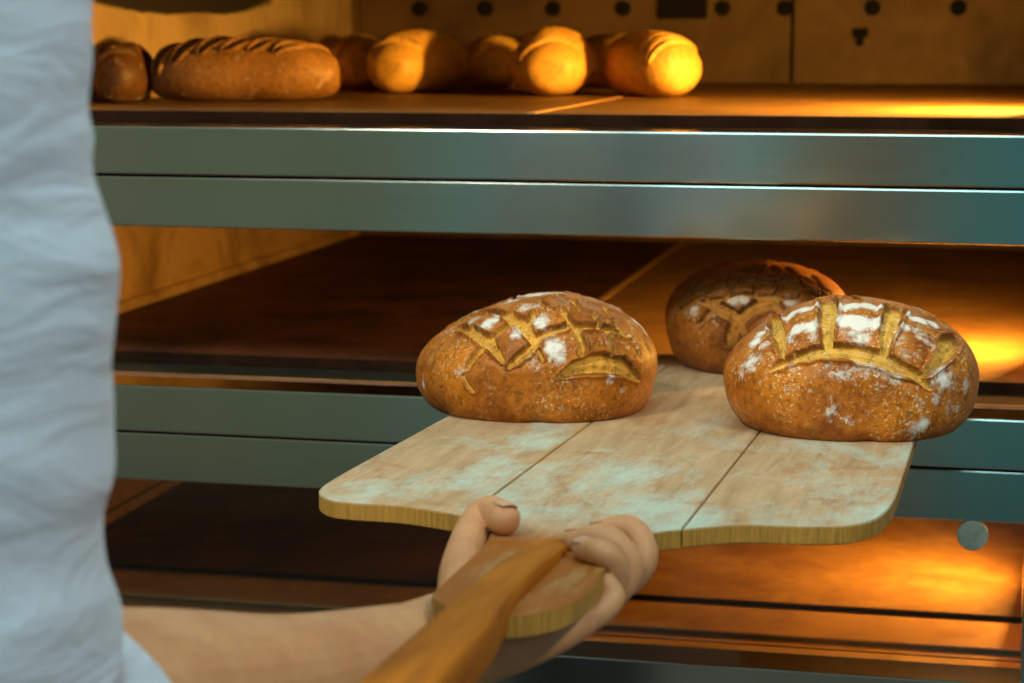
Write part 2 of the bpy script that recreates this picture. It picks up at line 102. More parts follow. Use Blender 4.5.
'back':{'loc':[-0.194,0.15,-0.2236],'outline':[[-0.0855,0.0385],[-0.0826,0.0594],[-0.0663,0.0769],[-0.0432,0.0886],[-0.0163,0.0936],[0.0173,0.0945],[0.049,0.0878],[0.0721,0.0752],[0.0817,0.0594],[0.0855,0.0385],[0.0778,0.0176],[0.0682,-0.005],[0.0,-0.01],[-0.0596,-0.0084],[-0.0778,0.0017],[-0.0846,0.0201]],'zc':0.042,'b':0.098,'cracks':[[[-0.0296,-0.0947,0.0495,0.0062],[-0.0377,-0.0898,0.0557,0.0062],[-0.0465,-0.0818,0.0606,0.0058],[-0.0526,-0.0745,0.0631,0.0042],[-0.058,-0.0676,0.0638,0.0027]],[[-0.0296,-0.0947,0.0495,0.006],[-0.0209,-0.0954,0.0575,0.0062],[-0.0095,-0.094,0.0649,0.0064],[0.0009,-0.0934,0.0673,0.005],[0.0084,-0.0972,0.0594,0.0037],[0.0081,-0.099,0.0521,0.0026]],[[-0.0296,-0.0947,0.0495,0.0062],[-0.0333,-0.0936,0.0427,0.0059],[-0.0366,-0.093,0.031,0.0047]],[[-0.0287,-0.0952,0.0472,0.0051],[-0.025,-0.0964,0.041,0.0039],[-0.022,-0.0973,0.0328,0.0033]],[[-0.0462,-0.0813,0.0618,0.0042],[-0.0545,-0.0782,0.0544,0.0037],[-0.0622,-0.0723,0.0441,0.0026]],[[-0.0604,-0.0652,0.0631,0.0027],[-0.0502,-0.074,0.0662,0.0027],[-0.0399,-0.08,0.069,0.0028],[-0.0253,-0.0838,0.073,0.0025],[-0.0134,-0.0884,0.0715,0.0031],[-0.003,-0.0899,0.0714,0.003],[0.0032,-0.0908,0.0705,0.003],[0.0142,-0.0902,0.0699,0.0026],[0.0251,-0.088,0.0694,0.0022]],[[-0.0816,-0.0326,0.0475,0.0023],[-0.076,-0.0387,0.0593,0.0023],[-0.067,-0.0436,0.0689,0.0024],[-0.0602,-0.0476,0.0735,0.0024],[-0.0523,-0.0478,0.0791,0.0025],[-0.0454,-0.049,0.0825,0.0025],[-0.0371,-0.0473,0.0864,0.0025],[-0.0238,-0.0455,0.0901,0.0026],[-0.0137,-0.0424,0.0918,0.0024],[-0.0041,-0.0402,0.0936,0.0023]],[[-0.0772,-0.0417,0.0542,0.0021],[-0.0711,-0.0502,0.0599,0.0022],[-0.0644,-0.0558,0.0654,0.0023],[-0.052,-0.064,0.0723,0.0028],[-0.042,-0.0686,0.0763,0.0027],[-0.0307,-0.0699,0.0805,0.0027],[-0.0198,-0.0724,0.0819,0.0028],[-0.0075,-0.0724,0.0835,0.003],[0.0009,-0.0745,0.0831,0.0029],[0.0121,-0.0734,0.0823,0.0029],[0.0221,-0.0754,0.08,0.0028],[0.0319,-0.0744,0.0777,0.0027],[0.0417,-0.075,0.073,0.0024],[0.0511,-0.0727,0.0688,0.0021]],[[-0.0722,-0.0416,0.0637,0.0021],[-0.0668,-0.0396,0.0705,0.0021],[-0.0581,-0.0314,0.0794,0.002]],[[-0.0554,-0.067,0.0672,0.0021],[-0.0489,-0.0658,0.0735,0.0023],[-0.0368,-0.0631,0.0814,0.0023],[-0.0305,-0.0484,0.0882,0.0018]],[[-0.0398,-0.0788,0.0703,0.0023],[-0.0289,-0.0738,0.079,0.0025],[-0.0218,-0.0581,0.0873,0.0024]],[[-0.0135,-0.0874,0.0725,0.0022],[-0.012,-0.0769,0.0804,0.0025],[-0.0067,-0.0625,0.0878,0.0025],[-0.0023,-0.0412,0.0936,0.0019]],[[0.0033,-0.0904,0.0711,0.0021],[0.0093,-0.0799,0.079,0.0025],[0.0088,-0.062,0.0876,0.0023],[0.0082,-0.0379,0.0935,0.0019]],[[0.0254,-0.0869,0.0704,0.0019],[0.03,-0.0752,0.078,0.0024],[0.0249,-0.0571,0.087,0.0024],[0.0206,-0.0376,0.0918,0.0019]],[[0.0476,-0.0757,0.069,0.0018],[0.0475,-0.0638,0.0765,0.0021],[0.0424,-0.0434,0.0854,0.002]],[[-0.0238,-0.0455,0.0901,0.0022],[-0.0143,-0.0524,0.0896,0.0024],[-0.0053,-0.0589,0.0892,0.0025],[0.0037,-0.0604,0.0888,0.0025],[0.0149,-0.0583,0.0879,0.0025],[0.0237,-0.0607,0.0861,0.0024],[0.0323,-0.0596,0.0844,0.0023],[0.0428,-0.0621,0.0794,0.002],[0.0534,-0.0621,0.0739,0.0018]],[[-0.0603,0.0303,0.078,0.003],[-0.0453,0.0352,0.0843,0.003],[-0.0297,0.04,0.0881,0.003],[-0.0147,0.0448,0.0891,0.003],[0.0,0.0496,0.09,0.003],[0.015,0.0448,0.0899,0.003],[0.0303,0.0399,0.0891,0.003],[0.0451,0.0348,0.0852,0.003]],[[-0.0298,-0.0007,0.0919,0.003],[-0.0325,0.0202,0.0901,0.003],[-0.0349,0.04,0.0868,0.003],[-0.0376,0.0597,0.0804,0.003]],[[0.0103,0.0007,0.0951,0.003],[0.01,0.0224,0.0939,0.003],[0.0099,0.0448,0.0905,0.003],[0.0099,0.0676,0.0832,0.003]],[[0.0497,-0.0007,0.0864,0.003],[0.0475,0.018,0.0864,0.003],[0.0451,0.0348,0.0852,0.003],[0.0425,0.0521,0.0818,0.003]]],'flour':[[-0.0319,-0.0862,0.0674,0.0085,1],[-0.0241,-0.0881,0.0689,0.0077,1],[-0.0319,-0.0895,0.0626,0.006,0.6],[0.0163,-0.0916,0.0679,0.0085,0.9],[-0.0652,-0.0649,0.0553,0.0078,0.8],[-0.0715,-0.0573,0.0492,0.0078,0.5],[-0.0505,-0.0825,0.0523,0.006,0.7],[-0.0449,-0.0873,0.0486,0.0068,0.3],[-0.0034,-0.0981,0.0562,0.0068,0.4],[-0.0464,-0.0722,0.0711,0.0069,0.2],[-0.0599,-0.0559,0.07,0.0069,0.2],[-0.0224,-0.0651,0.0848,0.0069,0.15]]}}
def sines(seed, n, freq):
    rs = np.random.RandomState(seed)
    return rs.normal(size=(n, 3)) * freq, rs.uniform(0, 6.283, n)

def wav(P, seed, freq, n=14):
    """smooth pseudo noise, about -1..1"""
    K, ph = sines(seed, n, freq)
    return np.sin(P @ K.T + ph).sum(axis=1) / math.sqrt(n / 2.0) * 0.6

def loaf_points(outline, zc, b, pc=0.8, qy=0.95, na=560, nb=280, lump=0.0022, seed=1, pl=0.4, slash=None, lean=0.0):
    """closed loaf hull: poles on the depth axis, outline radius by angle, flattened on its foot (z = 0)"""
    oa = np.array([math.atan2(z - zc, x) for x, z in outline]); orr = np.array([math.hypot(x, z - zc) for x, z in outline])
    s = np.argsort(oa); oa = oa[s]; orr = orr[s]
    al = np.linspace(-math.pi, math.pi, na, endpoint=False)
    R = np.interp(al, np.r_[oa - 2 * math.pi, oa, oa + 2 * math.pi], np.r_[orr, orr, orr])
    F = np.fft.rfft(R); k = np.arange(len(F)); F *= np.exp(-(k / 15.0) ** 2); R = np.fft.irfft(F, na)
    be = np.linspace(-math.pi / 2, math.pi / 2, nb + 2)[1:-1]
    B, A = np.meshgrid(be, al, indexing='ij'); RR = np.tile(R, (nb, 1))
    c = np.cos(B) ** pc; y = b * np.sign(B) * np.abs(np.sin(B)) ** qy
    sa = np.sin(A); cz = np.where(sa < 0, np.cos(B) ** pl, c)
    cx = c + (np.cos(B) ** (pl + .25) - c) * np.clip(-sa * 2, 0, 1)
    x = RR * np.cos(A) * cx; z = zc + RR * sa * cz
    P = np.stack([x, y, z], -1).reshape(-1, 3)
    P = np.vstack([P, [[0, -b, zc], [0, b, zc]]])
    P[:, 1] += lean * (P[:, 2] - zc)
    P = P + (P - [0, 0, zc]) / (np.linalg.norm(P - [0, 0, zc], axis=1, keepdims=True) + 1e-9) * (wav(P, seed, 26.0) * lump)[:, None]
    k = 0.003
    h = np.clip(0.5 + 0.5 * P[:, 2] / k, 0, 1)          # smooth max(z, 0)
    P[:, 2] = P[:, 2] * h + k * h * (1 - h)
    return P

def seg_field(P, lines):
    """for each crack line (x, y, z, half width): smallest distance / half width, and the width there"""
    best = np.full(len(P), 9.0); bw = np.full(len(P), 0.004)
    for ln in lines:
        L = np.array(ln, dtype=float)
        for i in range(len(L) - 1):
            a, q = L[i, :3], L[i + 1, :3]; d = q - a; dd = d @ d + 1e-12
            t = np.clip(((P - a) @ d) / dd, 0, 1); w = L[i, 3] + t * (L[i + 1, 3] - L[i, 3])
            r = np.linalg.norm(P - a - t[:, None] * d, axis=1) / w
            m = r < best; best[m] = r[m]; bw[m] = w[m]
    return best, bw

# ------------------------------------------------------------------ object helpers
def link(name, me, mat=None, parent=None, smooth=False, **props):
    o = bpy.data.objects.new(name, me); C.objects.link(o)
    if mat is not None: me.materials.append(mat)
    if parent is not None: o.parent = parent
    if smooth:
        for p in me.polygons: p.use_smooth = True
    for k, v in props.items(): o[k] = v
    return o
def from_bm(name, bm, mat=None, parent=None, smooth=False, **props):
    bmesh.ops.recalc_face_normals(bm, faces=bm.faces)
    me = bpy.data.meshes.new(name); bm.to_mesh(me); bm.free()
    return link(name, me, mat, parent, smooth, **props)
def box(bm, x0, x1, y0, y1, z0, z1, bev=0.0, seg=2):
    r = bmesh.ops.create_cube(bm, size=1.0); vs = r['verts']
    for v in vs:
        v.co = ((x0 + x1) / 2 + v.co.x * (x1 - x0), (y0 + y1) / 2 + v.co.y * (y1 - y0), (z0 + z1) / 2 + v.co.z * (z1 - z0))
    if bev:
        es = list({e for v in vs for e in v.link_edges})
        bmesh.ops.bevel(bm, geom=es, offset=bev, segments=seg, affect='EDGES', profile=0.6)
def boxo(name, x0, x1, y0, y1, z0, z1, mat, parent=None, bev=0.0, **props):
    bm = bmesh.new(); box(bm, x0, x1, y0, y1, z0, z1, bev); return from_bm(name, bm, mat, parent, **props)
def cyl(bm, p, r, h, axis='Y', seg=48, r2=None, bev=0.0):
    M = {'Y': Matrix.Rotation(math.pi / 2, 4, 'X'), 'Z': Matrix.Identity(4), 'X': Matrix.Rotation(math.pi / 2, 4, 'Y')}[axis]
    res = bmesh.ops.create_cone(bm, cap_ends=True, segments=seg, radius1=r, radius2=r if r2 is None else r2, depth=h, matrix=Matrix.Translation(p) @ M)
    if bev:
        es = [e for e in {e for v in res['verts'] for e in v.link_edges} if any(len(f.verts) > 4 for f in e.link_faces)]
        bmesh.ops.bevel(bm, geom=es, offset=bev, segments=2, affect='EDGES')
def empty(name, loc, label=None, cat=None, group=None):
    o = bpy.data.objects.new(name, None); o.empty_display_size = 0.05; C.objects.link(o); o.location = loc
    if label: o['label'] = label
    if cat: o['category'] = cat
    if group: o['group'] = group
    return o
def adopt(child, parent):                                   # parent while keeping the child where it stands
    bpy.context.view_layer.update()
    child.parent = parent; child.matrix_parent_inverse = parent.matrix_basis.inverted()

# ------------------------------------------------------------------ materials
def m_steel(name, tint=(.60, .64, .60), rough=.30):
    m, nt, b = new_mat(name)
    v = coords(nt, (1.2, 30, 60)); n = noise(nt, v, 4, 5, .6); v2 = coords(nt, (1, 1, 1)); n2 = noise(nt, v2, 6, 4, .6)
    col = mixc(nt, n2, tuple(c * .82 for c in tint), tuple(min(1, c * 1.12) for c in tint))
    sm = ramp(nt, noise(nt, coords(nt, (3, 3, 6)), 5, 6, .7), [(.60, 0), (.74, 1)])
    col = mixc(nt, math_n(nt, 'MULTIPLY', sm, .22), col, (.34, .30, .22))
    put(nt, b, col=col, metal=1.0, rough=math_n(nt, 'MULTIPLY_ADD', n, .06, rough - .05), aniso=.0, nrm=bump(nt, n, .06, .0002))
    return m
STEEL = m_steel('brushed_stainless_steel', (.56, .66, .62), .15)
STEEL_D = m_steel('dull_steel', (.36, .36, .32), .42)

def m_inner(name, base, dark, scale=9, lo=.42, hi=.66, rough=.5, metal=.55, dark_oval=None):
    m, nt, b = new_mat(name)
    v = coords(nt); n = noise(nt, v, scale, 6, .65, .6); n2 = noise(nt, v, scale * 6, 5, .6)
    f = ramp(nt, n, [(lo, 0), (hi, 1)])
    col = mixc(nt, f, base, dark); col = mixc(nt, math_n(nt, 'MULTIPLY', n2, .35), col, tuple(c * .5 for c in base))
    if dark_oval is not None:                                   # darkened oval with a ragged edge, high on the wall
        s = sep(nt, v); yy = math_n(nt, 'MULTIPLY', math_n(nt, 'SUBTRACT', s[1], dark_oval[0]), 1 / dark_oval[1])
        zz = math_n(nt, 'MULTIPLY', math_n(nt, 'SUBTRACT', s[2], dark_oval[2]), 1 / dark_oval[3])
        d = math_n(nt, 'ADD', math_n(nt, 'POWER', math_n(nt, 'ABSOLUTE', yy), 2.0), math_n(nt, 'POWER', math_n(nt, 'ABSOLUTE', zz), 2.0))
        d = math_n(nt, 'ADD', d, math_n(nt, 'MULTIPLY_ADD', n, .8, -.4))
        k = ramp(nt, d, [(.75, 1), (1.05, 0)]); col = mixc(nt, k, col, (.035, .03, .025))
    put(nt, b, col=col, metal=metal, rough=math_n(nt, 'MULTIPLY_ADD', n2, .2, rough), nrm=bump(nt, n2, .25, .001))
    return m
WALL_UP = m_inner('heat_tinted_steel_wall', (.80, .56, .27), (.50, .32, .14), 7, dark_oval=(.62, .33, .128, .024))
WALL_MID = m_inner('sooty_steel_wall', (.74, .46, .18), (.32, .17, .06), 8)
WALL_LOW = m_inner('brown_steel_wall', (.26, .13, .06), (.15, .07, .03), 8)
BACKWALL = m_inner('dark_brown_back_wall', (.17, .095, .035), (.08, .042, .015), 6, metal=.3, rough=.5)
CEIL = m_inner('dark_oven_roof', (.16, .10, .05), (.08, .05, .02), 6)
BLACK, _nt, _b = new_mat('soot_black'); put(_nt, _b, col=(.012, .010, .008), rough=.8, spec=.1)

def m_stone(name, base, dark, speck, lo=.40, hi=.62, rough=.55, sc=9):
    m, nt, b = new_mat(name)
    v = coords(nt); n = noise(nt, v, sc, 8, .68, .4); n2 = noise(nt, v, 70, 6, .65); n3 = noise(nt, v, 260, 2, .5)
    col = mixc(nt, ramp(nt, n, [(lo, 0), (hi, 1)]), base, dark)
    col = mixc(nt, math_n(nt, 'MULTIPLY', ramp(nt, n2, [(.35, 0), (.65, 1)]), .45), col, tuple(c * .45 for c in base))
    col = mixc(nt, math_n(nt, 'MULTIPLY', ramp(nt, n3, [(.70, 0), (.78, 1)]), .5), col, speck)
    put(nt, b, col=col, rough=math_n(nt, 'MULTIPLY_ADD', n2, .25, rough), nrm=bump(nt, n2, .5, .0012), spec=.25)
    return m
STONE_BURNT = m_stone('burnt_baking_stone', (.15, .048, .016), (.035, .011, .005), (.42, .24, .10))
STONE = m_stone('baking_stone', (.42, .22, .065), (.24, .10, .028), (.55, .35, .15), rough=.42)
STONE_TOP = m_stone('toasted_baking_stone', (.32, .17, .05), (.18, .085, .025), (.55, .35, .15), rough=.42)
BRICK = m_stone('crumbly_terracotta', (.42, .20, .12), (.20, .10, .06), (.6, .5, .38), sc=16, rough=.8)
JOINT = m_stone('floury_joint', (.70, .38, .14), (.5, .26, .09), (.8, .6, .4))
GREENSTRIP = m_inner('dark_green_seal', (.07, .075, .05), (.03, .034, .022), 14, metal=.4, rough=.4)
KNOB = m_inner('matt_zinc_knob', (.40, .50, .44), (.28, .34, .28), 60, metal=.2, rough=.5)
BLACKISH = m_inner('near_black_strip', (.034, .015, .007), (.014, .007, .004), 14, metal=.0, rough=.9)
BLACKISH.node_tree.nodes['Principled BSDF'].inputs['Specular IOR Level'].default_value = .1
BRASS = m_inner('bronze_strip', (.48, .27, .10), (.28, .15, .05), 12, metal=.8, rough=.28)
COPPER = m_inner('coppery_ledge', (.78, .42, .17), (.50, .25, .09), 10, metal=.6, rough=.35)

GLASS, _nt, _b = new_mat('oven_door_glass')
_o = _nt.nodes['Material Output']; _nt.nodes.remove(_b)
_t = _nt.nodes.new('ShaderNodeBsdfTransparent'); _t.inputs[0].default_value = (.93, .90, .86, 1)
_g = _nt.nodes.new('ShaderNodeBsdfGlossy'); _g.inputs['Roughness'].default_value = .06; _g.inputs['Color'].default_value = (.9, 1, .96, 1)
_m = _nt.nodes.new('ShaderNodeMixShader'); _f = _nt.nodes.new('ShaderNodeFresnel'); _f.inputs[0].default_value = 1.5
_nt.links.new(_f.outputs[0], _m.inputs[0]); _nt.links.new(_t.outputs[0], _m.inputs[1]); _nt.links.new(_g.outputs[0], _m.inputs[2])
_nt.links.new(_m.outputs[0], _o.inputs[0])

LAMP, _nt, _b = new_mat('oven_lamp_glass'); put(_nt, _b, col=(.9, .6, .2), ecol=(1, .55, .14), estr=2.0, rough=.3)

# ------------------------------------------------------------------ the room
def m_tiles(name, a, bcol, sx):
    m, nt, b = new_mat(name)
    br = nt.nodes.new('ShaderNodeTexBrick'); nt.links.new(coords(nt), br.inputs['Vector'])
    br.offset = 0; br.inputs['Scale'].default_value = sx; br.inputs['Brick Width'].default_value = 1; br.inputs['Row Height'].default_value = 1
    br.inputs['Mortar Size'].default_value = .02; br.inputs['Color1'].default_value = (*a, 1); br.inputs['Color2'].default_value = (*bcol, 1)
    br.inputs['Mortar'].default_value = (.08, .07, .06, 1); put(nt, b, col=br.outputs[0], rough=.45); return m
FLOOR_Z = -1.30
boxo('floor', -2.6, 2.2, -3.6, 2.0, FLOOR_Z - .05, FLOOR_Z, m_tiles('quarry_tiles', (.17, .11, .08), (.14, .09, .07), 3.3), kind='structure')
WMAT = m_tiles('white_wall_tiles', (.62, .63, .60), (.58, .60, .58), 6.0)
boxo('wall_back', -2.6, 2.2, 1.9, 1.95, FLOOR_Z, 1.5, WMAT, kind='structure')

# ------------------------------------------------------------------ deck oven
XL, XR, YB = -0.947, 0.078, 1.33
JR = 0.052
OX0, OX1 = -1.08, 0.205
oven = empty('deck_oven', (-.4475, .68, FLOOR_Z), 'stainless steel deck oven with stacked brown baking chambers glowing orange', 'oven')
oven_parts = []
def part(o): oven_parts.append(o); return o
LIP = [(0.0, -.0453, -.0919), (-.240, -.2848, -.3300), (-.4725, -.5170, -.5620)]
CEILZ = [.150, -.0935, -.3315]
for lv, (zt, zg, zb) in enumerate(LIP):
    part(boxo('front_rail', OX0, OX1, -.002, .05, zg + .0014, zt, STEEL, bev=.0015))
    part(boxo('front_rail', OX0, OX1, .000, .05, zb, zg - .0008, STEEL, bev=.0013))
    ze, h = (.14, .009) if lv < 2 else (.185, .009)
    # ledge behind the rail: front strip, then a darker strip up to the stone
    zl = zt - .0015
    ym = ze * .5
    part(boxo('ledge_strip', XL, XR, .0505, ym, zt - .03, zl, [STONE_BURNT, BRICK, COPPER][lv], bev=.001))
    part(boxo('ledge_strip', XL, XR, ym + .001, ze - .001, zt - .03, zl - .001 + (.006 if lv == 2 else 0), [BLACKISH, GREENSTRIP, COPPER][lv], bev=.001))
    if lv < 2: part(boxo('ledge_trim', XL, XR, ym - .002, ym + .002, zl - .002, zl + .0015, [BLACKISH, BRASS][lv], bev=.0005))
    else: part(boxo('ledge_trim', XL, XR, ym - .001, ym + .0008, zl, zl + .0038, CEIL))
    # stone slabs, left and right, with a floury joint
    sl = [STONE_TOP, STONE_BURNT, STONE_BURNT][lv]; sr = [STONE_TOP, STONE, STONE][lv]
    xm = -.430 if lv else -.410
    part(boxo('stone_slab', XL, xm - .004, ze, YB, zt - .028, zt + h, sl, bev=.0015))
    part(boxo('stone_slab', xm + .004, XR, ze, YB, zt - .028, zt + h, sr, bev=.0015))
    part(boxo('joint_filler', xm - .004, xm + .004, ze, YB, zt - .028, zt + h + .0006, JOINT))
    part(boxo('slab_front_trim', XL, XR, ze - .0012, ze - .0001, zt - .002, zt + (h - .0005 if lv < 2 else h - .001), BLACKISH))  # near-black sheet covering the slab's front face
    # chamber walls and roof
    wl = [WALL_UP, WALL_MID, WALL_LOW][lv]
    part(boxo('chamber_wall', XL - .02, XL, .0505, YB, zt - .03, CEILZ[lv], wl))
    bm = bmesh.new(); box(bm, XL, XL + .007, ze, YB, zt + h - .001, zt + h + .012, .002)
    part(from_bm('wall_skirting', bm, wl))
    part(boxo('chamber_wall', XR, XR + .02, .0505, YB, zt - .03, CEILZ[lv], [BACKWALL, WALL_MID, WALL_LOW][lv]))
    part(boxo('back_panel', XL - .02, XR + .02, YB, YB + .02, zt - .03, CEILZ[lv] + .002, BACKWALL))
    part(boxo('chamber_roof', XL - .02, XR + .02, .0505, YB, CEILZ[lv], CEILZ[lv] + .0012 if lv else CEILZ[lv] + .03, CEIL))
    # side lamp in the right wall
    zlmp = (zt + CEILZ[lv]) / 2 + [.018, .040, .030][lv]; ylmp = [.30, .30, .30][lv]
    bm = bmesh.new(); cyl(bm, (XR - .002, ylmp, zlmp), .030, .004, 'X', bev=.001); bz = part(from_bm('lamp_bezel', bm, STEEL_D, smooth=False))
    bm = bmesh.new(); cyl(bm, (XR - .005, ylmp, zlmp), .022, .003, 'X', bev=.001); le = from_bm('lamp_lens', bm, LAMP)
    l = bpy.data.lights.new('oven_lamp_bulb', 'AREA'); l.shape = 'DISK'; l.size = .043; l.energy = [15.0, 7.2, 3.8][lv]; l.color = (1, .52, .09)
    lo = bpy.data.objects.new('oven_lamp_bulb', l); C.objects.link(lo); lo.location = (XR - .009, ylmp, zlmp)
    lo.rotation_euler = Vector([(-1, .25, -.0), (-1, .3, .0), (-1, .1, .10)][lv]).to_track_quat('-Z', 'Y').to_euler()
    le.parent = bz; lo.parent = bz
# corner beads where left wall meets back panel, back panel seams
part(boxo('corner_bead', XL, XL + .010, YB - .010, YB, .009, .150, BACKWALL, bev=.002))
# bolts and vent on the top back panel
for px in (-.946 + .105, -.737, -.632, -.525, -.42 + .045, -.283, -.155, -.032):
    bm = bmesh.new(); cyl(bm, (px, YB - .004, .119), .0085, .008, 'Y', seg=6); cyl(bm, (px, YB - .001, .119), .012, .002, 'Y', seg=32)
    part(from_bm('bolt', bm, BLACK))
bm = bmesh.new(); box(bm, -.472, -.398, YB - .006, YB, .103, .148, .001); part(from_bm('vent_opening', bm, BLACK))
part(boxo('panel_seam', -.273, -.268, YB - .002, YB, .009, .150, BLACK))
bm = bmesh.new(); box(bm, -.182, -.160, YB - .012, YB, .076, .090, .001); box(bm, -.176, -.166, YB - .012, YB, .064, .077, .001)
part(from_bm('bracket', bm, BLACK))
# body around the chambers
part(boxo('side_panel', OX0 - .004, XL - .0205, .0505, 1.42, FLOOR_Z + .10, .42, STEEL))
part(boxo('side_panel', XR + .0205, OX1 + .004, .0505, 1.42, FLOOR_Z + .10, .42, STEEL))
for lv in range(3):
    z0 = LIP[lv][0]; z1 = CEILZ[lv] + .002
    part(boxo('front_jamb', OX0, XL, .004, .05, z0, z1, STEEL)); part(boxo('front_jamb', JR, OX1, .004, .05, z0, z1, STEEL))
part(boxo('hood_panel', OX0, OX1, .0, .05, .150, .42, STEEL, bev=.002))
part(boxo('top_panel', OX0 - .004, OX1 + .004, .0, 1.42, .421, .44, STEEL))
part(boxo('base_panel', OX0, OX1, .004, .05, FLOOR_Z + .10, -.5625, STEEL, bev=.002))
part(boxo('plinth', OX0 + .03, OX1 - .03, .08, 1.38, FLOOR_Z, FLOOR_Z + .10, BLACK))
# glass door of the lowest chamber, with its round pivot knob below the rail
gl = part(boxo('glass_door', XL + .002, XR - .002, .058, .063, -.4700, -.3330, GLASS))
bm = bmesh.new(); cyl(bm, (.0078, .004, -.3425), .0130, .010, 'Y', bev=.0010); cyl(bm, (.0078, .034, -.3425), .008, .05, 'Y')
part(from_bm('door_knob', bm, KNOB, smooth=False))
for o in oven_parts: adopt(o, oven)

# ------------------------------------------------------------------ bread
def m_crust(name, lo, hi, crack, flour=(.88, .90, .80), speck=.5):
    m, nt, b = new_mat(name)
    v = coords(nt); n1 = noise(nt, v, 22, 6, .6); n2 = noise(nt, v, 140, 5, .65); n3 = noise(nt, v, 420, 3, .6); n4 = noise(nt, v, 75, 8, .75, .3)
    ck = attr(nt, 'crack'); ed = attr(nt, 'edge'); fl = attr(nt, 'flour')
    f = math_n(nt, 'ADD', math_n(nt, 'MULTIPLY', n1, .75), math_n(nt, 'MULTIPLY', n2, .35))
    col = ramp(nt, f, [(.40, lo), (.68, hi)])
    s = sep(nt, v)
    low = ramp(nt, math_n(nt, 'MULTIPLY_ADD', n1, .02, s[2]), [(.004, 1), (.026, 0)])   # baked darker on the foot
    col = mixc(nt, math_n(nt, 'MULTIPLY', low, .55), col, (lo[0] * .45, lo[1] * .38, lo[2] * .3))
    crk = mixc(nt, ramp(nt, n4, [(.38, 0), (.62, 1)]), tuple(c * .72 for c in crack), crack)
    crk = mixc(nt, math_n(nt, 'MULTIPLY', ramp(nt, n3, [(.62, 0), (.70, 1)]), .3), crk, (.35, .16, .03))
    col = mixc(nt, ck, col, crk)
    col = mixc(nt, math_n(nt, 'MULTIPLY', ed, .95), col, (.085, .030, .008))
    fn = math_n(nt, 'ADD', math_n(nt, 'MULTIPLY', n4, 2.2), math_n(nt, 'MULTIPLY', n2, 1.3))
    k = math_n(nt, 'ADD', math_n(nt, 'MULTIPLY', fl, .85), math_n(nt, 'SUBTRACT', fn, 2.08))
    k = ramp(nt, k, [(0, 0), (.50, 1)])
    k = math_n(nt, 'MULTIPLY', k, math_n(nt, 'SUBTRACT', 1.0, math_n(nt, 'MULTIPLY', ck, .85)))
    sp = math_n(nt, 'MULTIPLY', ramp(nt, n3, [(.57, 0), (.65, 1)]), speck)
    sp = math_n(nt, 'MULTIPLY', sp, ramp(nt, noise(nt, v, 30, 3, .6), [(.42, 0), (.62, 1)]))
    col = mixc(nt, sp, col, (.85, .52, .16))
    n5 = noise(nt, v, 190, 4, .7); col = mixc(nt, math_n(nt, 'MULTIPLY', ramp(nt, n5, [(.36, 1), (.50, 0)]), .55), col, tuple(c * .45 for c in lo))
    ws = math_n(nt, 'MULTIPLY', ramp(nt, noise(nt, v, 330, 2, .5), [(.60, 0), (.66, 1)]), ramp(nt, math_n(nt, 'ADD', noise(nt, v, 24, 4, .6), math_n(nt, 'MULTIPLY', fl, .2)), [(.48, 0), (.66, 1)]))
    col = mixc(nt, math_n(nt, 'MULTIPLY', ws, speck), col, (.80, .72, .50))
    col = mixc(nt, math_n(nt, 'MULTIPLY', k, .88), col, flour)
    hgt = math_n(nt, 'ADD', math_n(nt, 'MULTIPLY', n2, .5), math_n(nt, 'MULTIPLY', math_n(nt, 'MULTIPLY', n4, ck), 1.6))
    hgt = math_n(nt, 'ADD', hgt, math_n(nt, 'MULTIPLY', k, .3))
    rg = math_n(nt, 'ADD', math_n(nt, 'MULTIPLY_ADD', n2, .25, .34), math_n(nt, 'MULTIPLY', math_n(nt, 'MAXIMUM', ck, k), .4))
    put(nt, b, col=col, rough=rg, nrm=bump(nt, hgt, .75, .0022), spec=.3)
    return m

def grid_faces(na, nb):
    i = np.arange(nb - 1)[:, None] * na; j = np.arange(na)[None, :]; jn = (j + 1) % na
    q = np.stack([i + j, i + jn, i + na + jn, i + na + j], -1).reshape(-1, 4)
    p0 = na * nb; jj = np.arange(na); jn = (jj + 1) % na
    t0 = np.stack([np.full(na, p0), jn, jj], -1); t1 = np.stack([np.full(na, p0 + 1), (nb - 1) * na + jj, (nb - 1) * na + jn], -1)
    return q, np.vstack([t0, t1])
def np_mesh(name, P, q, t):
    me = bpy.data.meshes.new(name); nq, ntq = len(q), len(t)
    me.vertices.add(len(P)); me.vertices.foreach_set('co', P.astype(np.float32).ravel())
    me.loops.add(nq * 4 + ntq * 3); me.loops.foreach_set('vertex_index', np.r_[q.ravel(), t.ravel()].astype(np.int32))
    me.polygons.add(nq + ntq)
    st = np.r_[np.arange(nq) * 4, nq * 4 + np.arange(ntq) * 3]
    me.polygons.foreach_set('loop_start', st.astype(np.int32))
    me.update(calc_edges=True); me.validate()
    me.polygons.foreach_set('use_smooth', np.ones(nq + ntq, dtype=bool)); me.update()
    return me
def vnormals(P, q, t):
    N = np.zeros_like(P)
    fn = np.cross(P[q[:, 2]] - P[q[:, 0]], P[q[:, 3]] - P[q[:, 1]])
    for k in range(4): np.add.at(N, q[:, k], fn)
    N[-2] = P[-2] - P.mean(0); N[-1] = P[-1] - P.mean(0)
    N /= np.linalg.norm(N, axis=1, keepdims=True) + 1e-12
    o = P - P.mean(0); s = np.sign((N * o).sum(1)); s[s == 0] = 1
    return N * s[:, None]
def setattr_f(me, name, a):
    at = me.attributes.new(name, 'FLOAT', 'POINT'); at.data.foreach_set('value', np.clip(a, 0, 3).astype(np.float32))
def sstep(x, a, b):
    t = np.clip((x - a) / (b - a), 0, 1); return t * t * (3 - 2 * t)

